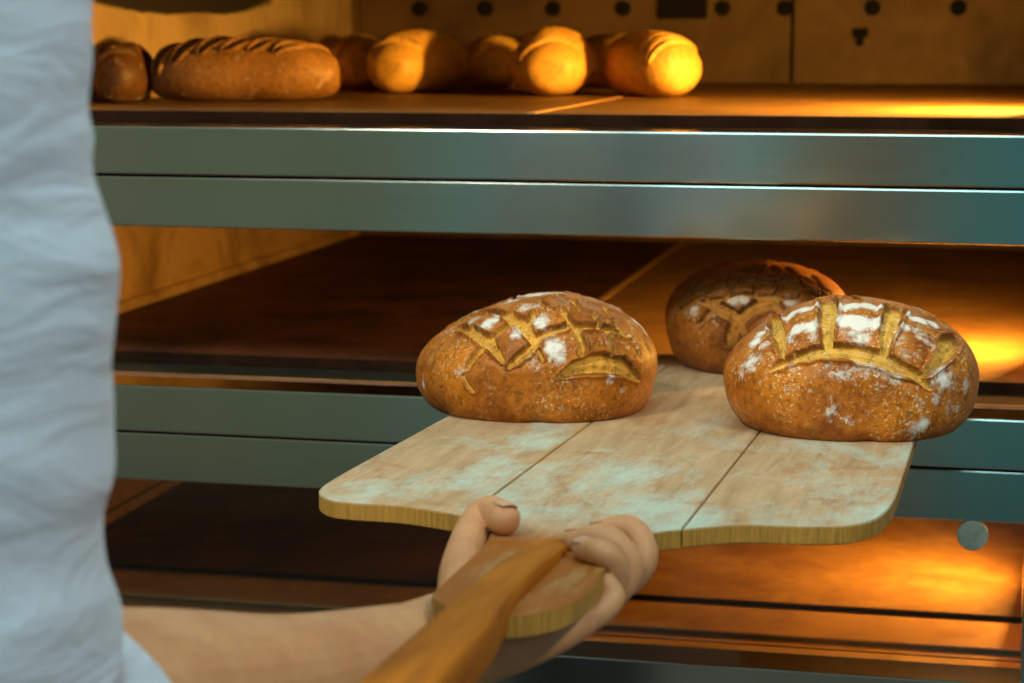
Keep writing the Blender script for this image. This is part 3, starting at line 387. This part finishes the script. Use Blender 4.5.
def country_loaf(name, D, mat, depth, label, cat, seed, rot=YAW, ear=.0032, na=620, nb=300):
    P = loaf_points(D['outline'], D['zc'], D['b'], na=na, nb=nb)
    q, t = grid_faces(na, nb); N = vnormals(P, q, t)
    r, bw = seg_field(P, D['cracks'])
    r = np.maximum(r + wav(P, seed, 170, 18) * .13 + wav(P, seed + 3, 430, 18) * .07, 0)
    up = sstep(P[:, 2], .004, .012)
    inside = sstep(-r, -1.12, -.82) * up
    dp = np.minimum(depth, bw * 1.25)
    prof = inside * (1 - .35 * np.clip(1 - r, 0, 1) ** 2)
    disp = -dp * prof + np.minimum(ear, bw * .95) * np.exp(-((r - 1.28) / .26) ** 2) * up
    # plates bulge a little between the cracks
    disp += .0016 * sstep(r, 1.2, 3.0) * sstep(P[:, 2], .02, .05)
    P2 = P + N * disp[:, None]
    P2[:, 2] = np.maximum(P2[:, 2], 0)
    me = np_mesh(name, P2, q, t)
    setattr_f(me, 'crack', inside)
    ed = np.exp(-((r - 1.02) / .13) ** 2) * up * (0.55 + .45 * np.clip(wav(P, seed + 9, 60), -1, 1)) * sstep(bw, .0008, .0014)
    setattr_f(me, 'edge', ed)
    fl = np.zeros(len(P))
    for x, y, z, rr, s in D['flour']:
        d = np.linalg.norm(P - [x, y, z], axis=1) / rr
        fl = np.maximum(fl, s * sstep(-d, -1.45, -.25))
    setattr_f(me, 'flour', fl)
    o = link(name, me, mat); o.location = D['loc']; o.rotation_mode = 'QUATERNION'; o.rotation_quaternion = (Matrix.Rotation(-math.radians(1.91), 3, 'X') @ Matrix.Rotation(rot, 3, 'Z')).to_quaternion()
    o['label'] = label; o['category'] = cat
    return o
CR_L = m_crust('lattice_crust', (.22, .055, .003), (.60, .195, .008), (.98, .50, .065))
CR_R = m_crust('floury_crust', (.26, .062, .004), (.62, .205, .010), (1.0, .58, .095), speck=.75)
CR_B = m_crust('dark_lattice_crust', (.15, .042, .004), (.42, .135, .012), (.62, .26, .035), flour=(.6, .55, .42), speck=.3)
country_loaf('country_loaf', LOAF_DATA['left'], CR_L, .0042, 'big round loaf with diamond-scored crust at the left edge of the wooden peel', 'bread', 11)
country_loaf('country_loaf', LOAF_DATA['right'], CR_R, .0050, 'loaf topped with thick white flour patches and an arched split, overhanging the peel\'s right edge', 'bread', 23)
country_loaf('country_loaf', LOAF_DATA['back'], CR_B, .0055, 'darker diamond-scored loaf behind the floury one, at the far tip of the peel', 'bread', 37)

# long loaves in the top chamber: slashed batards
def batard(name, loc, L, W, H, rz, mat, label, slashes=5, seed=1, slant=.5, group=None):
    na, nb = 120, 200
    oa = [(math.cos(a) * W / 2, .42 * H + math.sin(a) * (.58 * H if math.sin(a) > 0 else .42 * H * 1.12)) for a in np.linspace(-math.pi, math.pi, 40, endpoint=False)]
    P = loaf_points(oa, .42 * H, L / 2, pc=.62, qy=.95, na=na, nb=nb, lump=.0016, seed=seed)
    q, t = grid_faces(na, nb); N = vnormals(P, q, t)
    lines = []
    for i in range(slashes):
        y = (i - (slashes - 1) / 2) * L * .80 / slashes; ln = []
        for s in np.linspace(-1, 1, 9):
            x = s * W * .34; yy = y + s * W * slant * .5; m = P[:, 2] > .42 * H
            p = P[np.argmin(np.where(m, (P[:, 0] - x) ** 2 + (P[:, 1] - yy) ** 2, 9))]
            ln.append([*p, (.0022 + .0042 * (1 - s * s)) * (.72 if slashes > 6 else 1)])
        lines.append(ln)
    Q = P + (wav(P, seed + 4, 120)[:, None] * .0012)
    r, bw = seg_field(Q, lines)
    up = sstep(P[:, 2], .35 * H, .5 * H); ins = sstep(-r, -1.2, -.7) * up
    disp = -.0050 * ins + .0042 * np.exp(-((r - 1.45) / .35) ** 2) * up
    P2 = P + N * disp[:, None]; P2[:, 2] = np.maximum(P2[:, 2], 0)
    me = np_mesh(name, P2, q, t); setattr_f(me, 'crack', ins); setattr_f(me, 'edge', np.exp(-((r - 1.1) / .2) ** 2) * up * .5)
    setattr_f(me, 'flour', .1 + 0 * r)
    o = link(name, me, mat); o.location = loc; o.rotation_euler = (0, 0, rz); o['label'] = label; o['category'] = 'bread'
    o['group'] = group or 'long loaves baking in the top chamber'
    return o
CR_T = m_crust('pale_gold_crust', (.66, .33, .045), (.82, .45, .075), (.92, .60, .17), speck=.2)
CR_T2 = m_crust('brown_shaded_long_crust', (.22, .095, .02), (.42, .20, .045), (.62, .34, .09), speck=.2)  # brown deepened to put the sideways loaf's shade into the crust colour
CR_T3 = m_crust('shaded_long_crust', (.09, .035, .008), (.16, .065, .015), (.26, .12, .03), speck=.1)  # darkened copy of the crust; the neighbouring loaf's shade is in the colour
SZ = .0095
R = math.radians
batard('long_loaf', (-.9055, .338, SZ), .100, .056, .062, R(3), CR_T3, 'shaded rounded loaf farthest left in the top chamber, end on', seed=51)
batard('long_loaf', (-.785, .394, SZ), .206, .085, .067, R(-66), CR_T2, 'large loaf with diagonal slashes lying sideways at the left of the top chamber', slashes=6, seed=52, slant=-.9)
batard('long_loaf', (-.890, 1.17, SZ), .16, .085, .066, R(5), CR_T, 'small dark end of a loaf showing just past the sideways loaf, far back', seed=53)
batard('long_loaf', (-.822, .93, SZ), .24, .088, .066, R(20), CR_T, 'shaded loaf directly behind and left of the first bright golden loaf', seed=54)
batard('long_loaf', (-.688, .76, SZ), .20, .090, .073, R(-9), CR_T, 'bright golden loaf left of the middle of the top chamber, tilted right', slashes=9, seed=55, slant=.2)
batard('long_loaf', (-.648, 1.01, SZ), .22, .090, .068, R(12), CR_T, 'shaded loaf with only its crown lit, between the two bright end-on loaves', seed=56)
batard('long_loaf', (-.503, .70, SZ), .20, .104, .075, R(8), CR_T, 'bright golden loaf end on in the middle of the top chamber', slashes=9, seed=57, slant=.2)
batard('long_loaf', (-.490, 1.05, SZ), .24, .096, .070, R(28), CR_T, 'loaf mostly hidden behind the rightmost loaf, crown showing to its left', seed=58)
batard('long_loaf', (-.380, .665, SZ), .180, .094, .074, R(32), CR_T, 'rightmost loaf of the top chamber, golden right end and browner left side', slashes=9, seed=59, slant=.2)

# ------------------------------------------------------------------ baker's peel
PS = math.tan(math.radians(1.73))
PEEL_LOC = Vector((-.2187, .115, -.2227))
peel = empty('bakers_peel', PEEL_LOC, 'flour-dusted wooden peel of three boards carrying the loaves, held by its neck', 'peel')
_v = Vector((math.sin(math.radians(1.162)) * math.cos(math.radians(1.91)), math.cos(math.radians(1.162)) * math.cos(math.radians(1.91)), -math.sin(math.radians(1.91))))
_h = Vector((_v.y, -_v.x, 0)).normalized(); _n = _h.cross(_v)
peel.location = PEEL_LOC + _h * .010
peel.rotation_euler = Matrix((_h, _v, _n)).transposed().to_euler()
PY = -.115                                                   # local y = world y - .115
TH = .0108
def m_board(name, flour=True, a=(.62, .45, .26), b2=(.42, .27, .13)):
    m, nt, b = new_mat(name)
    v = coords(nt, (9, 1.1, 9)); vo = coords(nt); g1 = noise(nt, v, 9, 8, .62, .4); g2 = noise(nt, coords(nt, (60, 2.5, 60)), 6, 4, .6)
    col = mixc(nt, ramp(nt, g1, [(.35, 0), (.68, 1)]), a, b2)
    col = mixc(nt, math_n(nt, 'MULTIPLY', g2, .45), col, tuple(c * .55 for c in b2))
    top = sep(nt, nt.nodes.new('ShaderNodeNewGeometry').outputs['True Normal'])[2]
    top = ramp(nt, top, [(.5, 0), (.8, 1)])
    s = sep(nt, vo)
    st = ramp(nt, noise(nt, vo, 17, 5, .6, .5), [(.56, 0), (.64, 1)])
    col = mixc(nt, math_n(nt, 'MULTIPLY', st, .55), col, (.36, .17, .06))
    edge = (.50, .27, .045)
    gr = noise(nt, coords(nt, (160, 1, 8)), 3, 4, .7)
    ecol = mixc(nt, ramp(nt, gr, [(.4, 0), (.7, 1)]), edge, tuple(c * .55 for c in edge))
    if flour:
        f1 = noise(nt, coords(nt, (13, 6, 13)), 1, 7, .66, .5); f2 = noise(nt, coords(nt, (30, 5, 30)), 12, 6, .7)
        dist = ramp(nt, math_n(nt, 'MULTIPLY', s[1], -1.0), [(.10, 0.0), (.35, .40), (.60, .80), (.735, .85), (.775, .12), (.80, .0)])
        k = math_n(nt, 'ADD', math_n(nt, 'MULTIPLY', dist, .42), math_n(nt, 'SUBTRACT', math_n(nt, 'ADD', math_n(nt, 'MULTIPLY', f1, 1.8), math_n(nt, 'MULTIPLY', f2, .45)), 1.36))
        k = ramp(nt, k, [(0, 0), (.34, 1)])
        col = mixc(nt, math_n(nt, 'MULTIPLY', k, .80), col, (.48, .66, .57))
    # hands have stained the wood towards the neck
    hn = ramp(nt, math_n(nt, 'MULTIPLY_ADD', noise(nt, vo, 12, 4, .6), .06, math_n(nt, 'MULTIPLY', s[1], -1.0)), [(.775, 0), (.815, 1)])
    hw = ramp(nt, noise(nt, coords(nt, (12, 2, 12), loc=(3, 1, 0)), 5, 6, .65), [(.50, 0), (.66, .75)])
    hc = mixc(nt, hw, (.34, .105, .005), (.46, .32, .13))
    col = mixc(nt, hn, col, hc)
    col = mixc(nt, top, ecol, col)
    put(nt, b, col=col, rough=.62, nrm=bump(nt, g2, .18, .0006), spec=.3); return m
BOARD = m_board('floured_beech_board')
HANDLE, _nt, _b = new_mat('orange_stained_handle_wood')
_v = coords(_nt, (14, 1.2, 14)); _g = noise(_nt, _v, 8, 6, .6, .3)
_c = mixc(_nt, ramp(_nt, _g, [(.35, 0), (.70, 1)]), (.52, .175, .004), (.30, .085, .003))
_c = mixc(_nt, ramp(_nt, noise(_nt, coords(_nt, (9, 2, 9)), 4, 5, .6), [(.62, 0), (.74, .5)]), _c, (.48, .33, .11))
put(_nt, _b, col=_c, rough=.65, spec=.2)

def outline_board(name, pts, z1, z0, mat, parent, bev=.0006):
    bm = bmesh.new(); vs = [bm.verts.new((x, y, z1)) for x, y in pts]; f = bm.faces.new(vs)
    r = bmesh.ops.extrude_face_region(bm, geom=[f]); bmesh.ops.translate(bm, verts=[g for g in r['geom'] if isinstance(g, bmesh.types.BMVert)], vec=(0, 0, z0 - z1))
    bmesh.ops.recalc_face_normals(bm, faces=bm.faces)
    es = [e for e in bm.edges if len(e.link_faces) == 2 and sum(len(x.verts) > 4 for x in e.link_faces) == 1]
    bmesh.ops.bevel(bm, geom=es, offset=bev, segments=2, affect='EDGES')
    bmesh.ops.triangulate(bm, faces=[x for x in bm.faces if len(x.verts) > 4])
    return from_bm(name, bm, mat, parent)
def arc(cx, cy, r, a0, a1, n=8): return [(cx + r * math.cos(a0 + (a1 - a0) * i / n), cy + r * math.sin(a0 + (a1 - a0) * i / n)) for i in range(n + 1)]
def spl(ps, n=6):                                            # Catmull-Rom through points
    ps = [np.array(p, float) for p in ps]; P = [2 * ps[0] - ps[1]] + ps + [2 * ps[-1] - ps[-2]]; out = []
    for i in range(1, len(P) - 2):
        for k in range(n):
            t = k / n; out.append(.5 * ((2 * P[i]) + (-P[i - 1] + P[i + 1]) * t + (2 * P[i - 1] - 5 * P[i] + 4 * P[i + 1] - P[i + 2]) * t * t + (-P[i - 1] + 3 * P[i] - 3 * P[i + 1] + P[i + 2]) * t ** 3))
    out.append(P[-2]); return out
HW, SE, GAP = .1790, .0650, .0005                            # half width, seam at +-SE
# outer boards: straight side, rounded near corner, S-curve to the neck
def wing(sg, near):
    near = spl(near, 5)
    pts = [(SE + GAP, 0), (HW - .012, 0)] + arc(HW - .012, -.012, .012, math.pi / 2, 0, 5)[1:] + [tuple(p) for p in near]
    return [(sg * x, y) for x, y in pts]
outline_board('side_board', wing(-1, [(HW, -.600), (.1775, -.655), (.172, -.682), (.159, -.702), (.144, -.7085), (.110, -.7100), (.083, -.7195), (SE + GAP, -.728)]), 0, -TH, BOARD, peel)
outline_board('side_board', wing(1, [(HW, -.580), (.1770, -.628), (.171, -.668), (.158, -.692), (.132, -.7030), (.100, -.7070), (.082, -.7170), (SE + GAP, -.7300)]), 0, -TH, BOARD, peel)
rt = spl([(SE - GAP, -.7305), (.054, -.7400), (.046, -.757), (.0405, -.785), (.0400, -.815), (.0435, -.868), (.0425, -.905), (.036, -.930), (.024, -.946), (.010, -.953)], 5)
lf = spl([(SE - GAP, -.7285), (.053, -.7385), (.044, -.755), (.036, -.785), (.0335, -.830), (.0315, -.905), (.028, -.925), (.018, -.940), (.004, -.950)], 5)
mid = [(SE - GAP, 0)] + [tuple(p) for p in rt] + [(-p[0], p[1]) for p in lf[::-1]] + [(-(SE - GAP), 0)]
outline_board('middle_board', mid, 0, -TH - .0005, BOARD, peel)
# tapered handle lying along the neck
bm = bmesh.new(); ring = []
ys = [-.775, -.79, -.82, -.86, -.90, -.94, -1.0, -1.1, -1.25, -1.45, -1.66, -1.68]
hx = [.0035, .0035, .0035, .0035, .0035, .0040, .0065, .0075, .0075, .0075, .0075, .0075]
hw = [.0098, .0102, .0106, .0110, .0113, .0118, .0150, .0165, .0165, .0165, .0165, .0120]
tp = [.0005, .003, .0055, .008, .0095, .0105, .011, .011, .011, .011, .010, .006]
bt = [-.004, -.004, -.004, -.004, -.004, -.010, -.013, -.014, -.014, -.014, -.013, -.008]
for y, wd, zt, zb, xo in zip(ys, hw, tp, bt, hx):
    zc, hh = (zt + zb) / 2, (zt - zb) / 2; rr = []
    for k in range(20):
        a = k / 20 * 2 * math.pi; ca, sa = math.cos(a), math.sin(a)
        rr.append(bm.verts.new((xo + wd * math.copysign(abs(ca) ** .38, ca), y, zc + hh * math.copysign(abs(sa) ** .38, sa))))
    ring.append(rr)
for a, b in zip(ring, ring[1:]):
    for k in range(20): bm.faces.new((a[k], a[(k + 1) % 20], b[(k + 1) % 20], b[k]))
bm.faces.new(ring[0]); bm.faces.new(ring[-1][::-1])
from_bm('handle', bm, HANDLE, peel, smooth=True)

# ------------------------------------------------------------------ the baker
def ball(bm, p, r, sub=3, sc=(1, 1, 1), rot=None):
    M = Matrix.Translation(p)
    if rot is not None: M = M @ rot
    bmesh.ops.create_icosphere(bm, subdivisions=sub, radius=r, matrix=M @ Matrix.Diagonal((*sc, 1)))
def chain(bm, pts, step=.35, n=20, flat=None):
    """tapered limb: pts are (x, y, z, r); spline-resampled overlapping balls plus a skinning tube"""
    P = spl(pts, 8); P = [np.array(p) for p in P]; prev = None
    up = Vector((0.3, 0.2, 1)); rings = []
    for i, p in enumerate(P):
        d = Vector((P[min(i + 1, len(P) - 1)] - P[max(i - 1, 0)])[:3]).normalized()
        u = (up - d * up.dot(d)).normalized(); v = d.cross(u); up = u
        fu, fv = (1, 1) if flat is None else flat
        rings.append([bm.verts.new(Vector(p[:3]) + u * (math.cos(a) * p[3] * fu) + v * (math.sin(a) * p[3] * fv)) for a in [2 * math.pi * k / n for k in range(n)]])
    for a, b in zip(rings, rings[1:]):
        for k in range(n): bm.faces.new((a[k], a[(k + 1) % n], b[(k + 1) % n], b[k]))
    bm.faces.new(rings[0][::-1]); bm.faces.new(rings[-1])
    if flat is None:
        ball(bm, P[0][:3], P[0][3] * .995); ball(bm, P[-1][:3], P[-1][3] * .995)
def fuse(bm, voxel, smooth=4, fac=.5):
    """one continuous skin over all the pieces"""
    bmesh.ops.recalc_face_normals(bm, faces=bm.faces)
    me = bpy.data.meshes.new('tmp'); bm.to_mesh(me); bm.free()
    o = bpy.data.objects.new('tmp', me); C.objects.link(o)
    m = o.modifiers.new('r', 'REMESH'); m.mode = 'VOXEL'; m.voxel_size = voxel; m.adaptivity = 0
    s = o.modifiers.new('s', 'SMOOTH'); s.iterations = smooth; s.factor = fac
    dg = bpy.context.evaluated_depsgraph_get(); dg.update()
    out = bpy.data.meshes.new_from_object(o.evaluated_get(dg)); bpy.data.objects.remove(o)
    return out

def m_skin():
    m, nt, b = new_mat('skin')
    v = coords(nt); n1 = noise(nt, v, 28, 5, .6); n2 = noise(nt, v, 260, 4, .6); n3 = noise(nt, v, 110, 5, .6)
    col = mixc(nt, ramp(nt, n1, [(.35, 0), (.68, 1)]), (.72, .39, .18), (.58, .27, .11))
    col = mixc(nt, math_n(nt, 'MULTIPLY', n3, .30), col, (.34, .17, .09))
    h = math_n(nt, 'ADD', n2, math_n(nt, 'MULTIPLY', n3, 1.5))
    put(nt, b, col=col, rough=.5, sss=.12, nrm=bump(nt, h, .35, .0008), spec=.4)
    b.inputs['Subsurface Radius'].default_value = (.006, .002, .001); return m
SKIN = m_skin()
person = empty('person', (-.56, -1.20, FLOOR_Z), 'person in pale blue shirt gripping the neck of the wooden peel with one hand', 'person')

bm = bmesh.new()
WR = (-.2735, -.812, -.2235)
# forearm from elbow to wrist, upper arm
chain(bm, [(-.395, -1.045, -.187, .050), (-.378, -.985, -.2060, .0495), (-.345, -.925, -.2175, .0455), (-.310, -.868, -.2235, .0355), (*WR, .0272), (-.255, -.790, -.2255, .0262)], n=32)
chain(bm, [(-.395, -1.045, .08, .045), (-.398, -1.04, -.05, .046), (-.395, -1.045, -.190, .050)], n=24)
# palm under the neck
chain(bm, [(-0.2715, -0.8060, -0.2225, .0235), (-0.2500, -0.7680, -0.2225, .0165), (-0.2250, -0.7280, -0.2200, .0128), (-0.2030, -0.7000, -0.2185, .0110)], n=20)
chain(bm, [(-0.2670, -0.8000, -0.2235, .0220), (-0.2390, -0.7720, -0.2240, .0165), (-0.2130, -0.7450, -0.2210, .0130), (-0.1950, -0.7220, -0.2170, .0105)], n=20)
chain(bm, [(-0.2650, -0.8000, -0.2245, .0215), (-0.2350, -0.7850, -0.2250, .0165), (-0.2110, -0.7650, -0.2220, .0130), (-0.1950, -0.7440, -0.2185, .0105)], n=20)
chain(bm, [(-0.2730, -0.8000, -0.2215, .0220), (-0.2650, -0.7550, -0.2205, .0160), (-0.2450, -0.7050, -0.2195, .0125), (-0.2180, -0.6840, -0.2190, .0105)], n=20)
FING = dict(
    index=[(-0.2080, -0.6880, -0.2205, 0.0099), (-0.1860, -0.6750, -0.2185, 0.0086), (-0.1735, -0.6690, -0.2060, 0.0086), (-0.1745, -0.6640, -0.1945, 0.0079), (-0.1830, -0.6610, -0.1880, 0.0077), (-0.1975, -0.6585, -0.1912, 0.0068)],
    middle=[(-0.2030, -0.7050, -0.2200, 0.0102), (-0.1870, -0.6970, -0.2175, 0.0090), (-0.1775, -0.6900, -0.2055, 0.0088), (-0.1805, -0.6905, -0.1945, 0.0080), (-0.1910, -0.6905, -0.1868, 0.0078), (-0.2075, -0.6850, -0.1905, 0.0068)],
    ring=[(-0.2000, -0.7220, -0.2190, 0.0100), (-0.1890, -0.7140, -0.2160, 0.0086), (-0.1820, -0.7085, -0.2050, 0.0083), (-0.1820, -0.7130, -0.1945, 0.0075), (-0.1880, -0.7165, -0.1885, 0.0073), (-0.1985, -0.7070, -0.1900, 0.0066)],
    little=[(-0.1990, -0.7440, -0.2200, 0.0094), (-0.1870, -0.7380, -0.2165, 0.0077), (-0.1795, -0.7290, -0.2100, 0.0071), (-0.1830, -0.7250, -0.2040, 0.0066)],
    thumb=[(-0.2585, -0.7850, -0.2225, .0160), (-0.2575, -0.7550, -0.2195, .0145), (-0.2615, -0.7310, -0.2145, .0132), (-0.2680, -0.7025, -0.2080, .0122), (-0.2725, -0.6740, -0.2020, .0108), (-0.2737, -0.6480, -0.1950, .0100), (-0.2670, -0.6400, -0.1888, .0104), (-0.2545, -0.6560, -0.1875, .0096)])
for k, pts in FING.items(): chain(bm, pts, n=16)
arm = fuse(bm, .0009, 2, .5)
# trunk, head, right arm, legs: coarser, joined into the same mesh
FD = Vector((.93, .36, 0)).normalized(); SD = Vector((FD.y, -FD.x, 0))        # facing, and the person's right
HC = Vector((-.50, -1.17, .37))
bm = bmesh.new()
chain(bm, [(-.58, -1.21, -.42, .13), (-.565, -1.20, -.25, .125), (-.54, -1.195, -.05, .135), (-.53, -1.19, .08, .10)], n=24)
chain(bm, [(-.53, -1.19, .08, .085), (-.52, -1.185, .18, .058), (-.508, -1.178, .28, .055)], n=20)
ball(bm, HC, .1, 4, (.86, .80, 1.13), Matrix.Rotation(math.atan2(FD.y, FD.x), 4, 'Z'))
ball(bm, HC + FD * .035 + Vector((0, 0, -.055)), .06, 3, (1, .9, .9))
ball(bm, HC + FD * .092 + Vector((0, 0, -.018)), .016, 3, (1.0, .8, 1.5))      # nose
ball(bm, HC + FD * .074 + Vector((0, 0, -.062)), .017, 3, (1, 1.3, .6))        # mouth
ball(bm, HC + FD * .080 + Vector((0, 0, .022)), .02, 3, (.6, 1.8, .5))         # brow
for s in (-1, 1): ball(bm, HC + SD * s * .083 + Vector((0, 0, -.01)), .024, 3, (.9, .45, 1.35))
chain(bm, [(-.395, -1.060, .05, .045), (-.45, -1.12, .09, .060), (-.53, -1.19, .10, .08), (-.57, -1.33, .07, .06)], n=20)
chain(bm, [(-.57, -1.34, .06, .056), (-.56, -1.43, -.08, .048), (-.50, -1.47, -.22, .045), (-.38, -1.43, -.215, .036), (-.285, -1.40, -.205, .028), (-.245, -1.385, -.203, .022)], n=20)
for k in range(4):
    y = -1.355 - k * .019; ry = y + .0
    chain(bm, [(-.262, y, -.208, .010), (-.222, y, -.2105, .0095), (-.1945, y, -.197, .009), (-.196, y, -.175, .008), (-.214, y, -.163, .0075)], n=10)
chain(bm, [(-.262, -1.385, -.200, .013), (-.2475, -1.345, -.187, .011), (-.238, -1.325, -.168, .010), (-.222, -1.322, -.162, .009)], n=10)
for s in (-1, 1):
    hp = Vector((-.58, -1.21, -.45)) + SD * s * .085
    chain(bm, [(*hp, .09), (hp.x + .02, hp.y, -.86, .058), (hp.x, hp.y, -1.22, .042)], n=16)
rest = fuse(bm, .006, 4, .5)
def join_meshes(name, ms):
    V, F = [], []
    for m in ms:
        o = len(V); V += [tuple(v.co) for v in m.vertices]; F += [[o + i for i in p.vertices] for p in m.polygons]
    me = bpy.data.meshes.new(name); me.from_pydata(V, [], F); me.update(); return me
body = link('body', join_meshes('body', [arm, rest]), SKIN, None, True)

NAIL, _nt, _b = new_mat('fingernail'); put(_nt, _b, col=(.62, .36, .22), rough=.5, spec=.25)
def nail(tip, back, upv, w=.0055, L=.0105, r=.0072):
    """a small curved plate on the back of a fingertip"""
    d = (Vector(tip) - Vector(back)).normalized(); u = Vector(upv); u = (u - d * u.dot(d)).normalized(); v = d.cross(u)
    c = Vector(tip); bm = bmesh.new(); G = []
    for i in range(9):
        s = i / 8; row = []
        wd = w * (1 - .35 * max(0, s - .6) / .4 - .15 * max(0, .3 - s) / .3)
        for j in range(9):
            a = (j / 8 - .5) * 2 * wd / r
            row.append(bm.verts.new(c + d * ((s - .45) * L) + u * (math.cos(a) * (r + .0004) - .0010 * (s - .4) ** 2 * 4) + v * (math.sin(a) * r)))
        G.append(row)
    for i in range(8):
        for j in range(8): bm.faces.new((G[i][j], G[i][j + 1], G[i + 1][j + 1], G[i + 1][j]))
    o = from_bm('fingernail', bm, NAIL, None, True); md = o.modifiers.new('thick', 'SOLIDIFY'); md.thickness = .0006
    return o
nails = [nail(FING['index'][-1][:3], FING['index'][-2][:3], (0, .2, 1)), nail(FING['middle'][-1][:3], FING['middle'][-2][:3], (0, .35, 1)),
         nail(FING['ring'][-1][:3], FING['ring'][-2][:3], (-.1, -.1, 1)), nail(FING['thumb'][-1][:3], FING['thumb'][-2][:3], (.3, -.1, 1), .0072, .013, .0100)]

# shirt: sleeve of the near arm with soft folds, trunk, far sleeve
def m_cloth(name, col, dark, fold=0.0):
    m, nt, b = new_mat(name)
    v = coords(nt); n = noise(nt, v, 9, 4, .55, .5); n2 = noise(nt, coords(nt, (1, 1, 2)), 700, 2, .5)
    put(nt, b, col=mixc(nt, n, col, dark), rough=.85, sheen=.15, nrm=bump(nt, math_n(nt, 'ADD', n2, math_n(nt, 'MULTIPLY', noise(nt, coords(nt, (3, 3, 11)), 4, 3, .5, .8), 9.0)), .5, .0022)); return m
SHIRT = m_cloth('pale_blue_cotton', (.64, .79, .92), (.58, .73, .87))
TROUSER = m_cloth('charcoal_twill', (.05, .055, .06), (.035, .04, .045))
bm = bmesh.new()
sl = [(.16, .056), (.12, .067), (.09, .0715), (.05, .0712), (.02, .0705), (-.02, .0700), (-.045, .0725), (-.070, .0715), (-.10, .0690), (-.128, .0700), (-.152, .0725), (-.175, .0700), (-.20, .066)]
chain(bm, [(-.395 - .004 * math.sin(z * 40), -1.045, z, r) for z, r in sl], n=32)
chain(bm, [(-.400, -1.050, -.185, .064), (-.394, -1.020, -.203, .062), (-.385, -1.000, -.213, .0625), (-.376, -.983, -.219, .0625)], n=32)
for z, rr in ((-.035, .0695), (-.085, .0705), (-.14, .0722), (.03, .067)):
    chain(bm, [(-.395 + .060 * math.cos(a), -1.045 + .060 * math.sin(a), z + .018 * math.sin(a * 1.3 + z * 50), .0105) for a in np.linspace(-2.4, 2.2, 9)], n=12)
chain(bm, [(-.385, -1.050, .12, .064), (-.45, -1.12, .13, .082), (-.53, -1.19, .13, .088), (-.57, -1.33, .09, .068)], n=24)
chain(bm, [(-.405, -1.060, .05, .060), (-.45, -1.12, .055, .085), (-.53, -1.19, .05, .11), (-.57, -1.32, .04, .068)], n=24)
chain(bm, [(-.57, -1.34, .08, .066), (-.56, -1.43, -.08, .060), (-.505, -1.465, -.21, .058), (-.45, -1.45, -.222, .055)], n=24)
chain(bm, [(-.58, -1.21, -.47, .152), (-.565, -1.20, -.25, .140), (-.54, -1.195, -.05, .150), (-.53, -1.19, .07, .115), (-.522, -1.188, .15, .070)], n=28)
sm = fuse(bm, .0035, 10, .6); sm.update()
co = np.empty(len(sm.vertices) * 3, dtype=np.float32); sm.vertices.foreach_get('co', co); co = co.reshape(-1, 3)
no = np.array([tuple(v.normal) for v in sm.vertices]); W = co * [1, 1, 1.9] + np.sin(co[:, [1, 2, 0]] * 14) * .03
co += (no * (wav(W, 77, 24, 12) * .0048 + wav(W, 78, 55, 12) * .0007)[:, None]).astype(np.float32)
sm.vertices.foreach_set('co', co.ravel()); sm.update()
shirt = link('shirt', sm, SHIRT, None, True)
bm = bmesh.new()
ball(bm, Vector((-.58, -1.21, -.49)), .145, 3, (1, 1, .7))
for s in (-1, 1):
    hp = Vector((-.58, -1.21, -.48)) + SD * s * .085
    chain(bm, [(*hp, .105), (hp.x + .02, hp.y, -.86, .078), (hp.x, hp.y, -1.235, .065)], n=20)
trousers = link('trousers', fuse(bm, .007, 5, .5), TROUSER, None, True)
SHOE, _nt, _b = new_mat('black_leather'); put(_nt, _b, col=(.02, .02, .02), rough=.4)
shoes = []
for s in (-1, 1):
    hp = Vector((-.58, -1.21, 0)) + SD * s * .085; bm = bmesh.new()
    chain(bm, [(hp.x - FD.x * .04, hp.y - FD.y * .04, -1.255, .043), (hp.x + FD.x * .06, hp.y + FD.y * .06, -1.262, .041), (hp.x + FD.x * .17, hp.y + FD.y * .17, -1.270, .029)], n=16)
    shoes.append(link('shoe', fuse(bm, .006, 4, .5), SHOE, None, True))
HAIR, _nt, _b = new_mat('short_dark_hair'); put(_nt, _b, col=(.035, .02, .012), rough=.6)
bm = bmesh.new(); ball(bm, HC - FD * .014 + Vector((0, 0, .022)), .104, 4, (.86, .82, 1.07), Matrix.Rotation(math.atan2(FD.y, FD.x), 4, 'Z'))
bmesh.ops.delete(bm, geom=[v for v in bm.verts if (v.co - HC).dot(FD) > .045 and v.co.z < HC.z + .075 or v.co.z < HC.z - .06], context='VERTS')
hair = from_bm('hair', bm, HAIR, None, True); hair.modifiers.new('t', 'SOLIDIFY').thickness = .006
EYE, _nt, _b = new_mat('eye'); put(_nt, _b, col=(.10, .06, .04), rough=.15)
eyes = []
for s in (-1, 1):
    bm = bmesh.new(); ball(bm, HC + FD * .0795 + SD * s * .031 + Vector((0, 0, .004)), .0095, 3); eyes.append(from_bm('eye', bm, EYE, None, True))
for o in [body, shirt, trousers, hair] + shoes + eyes + nails: adopt(o, person)
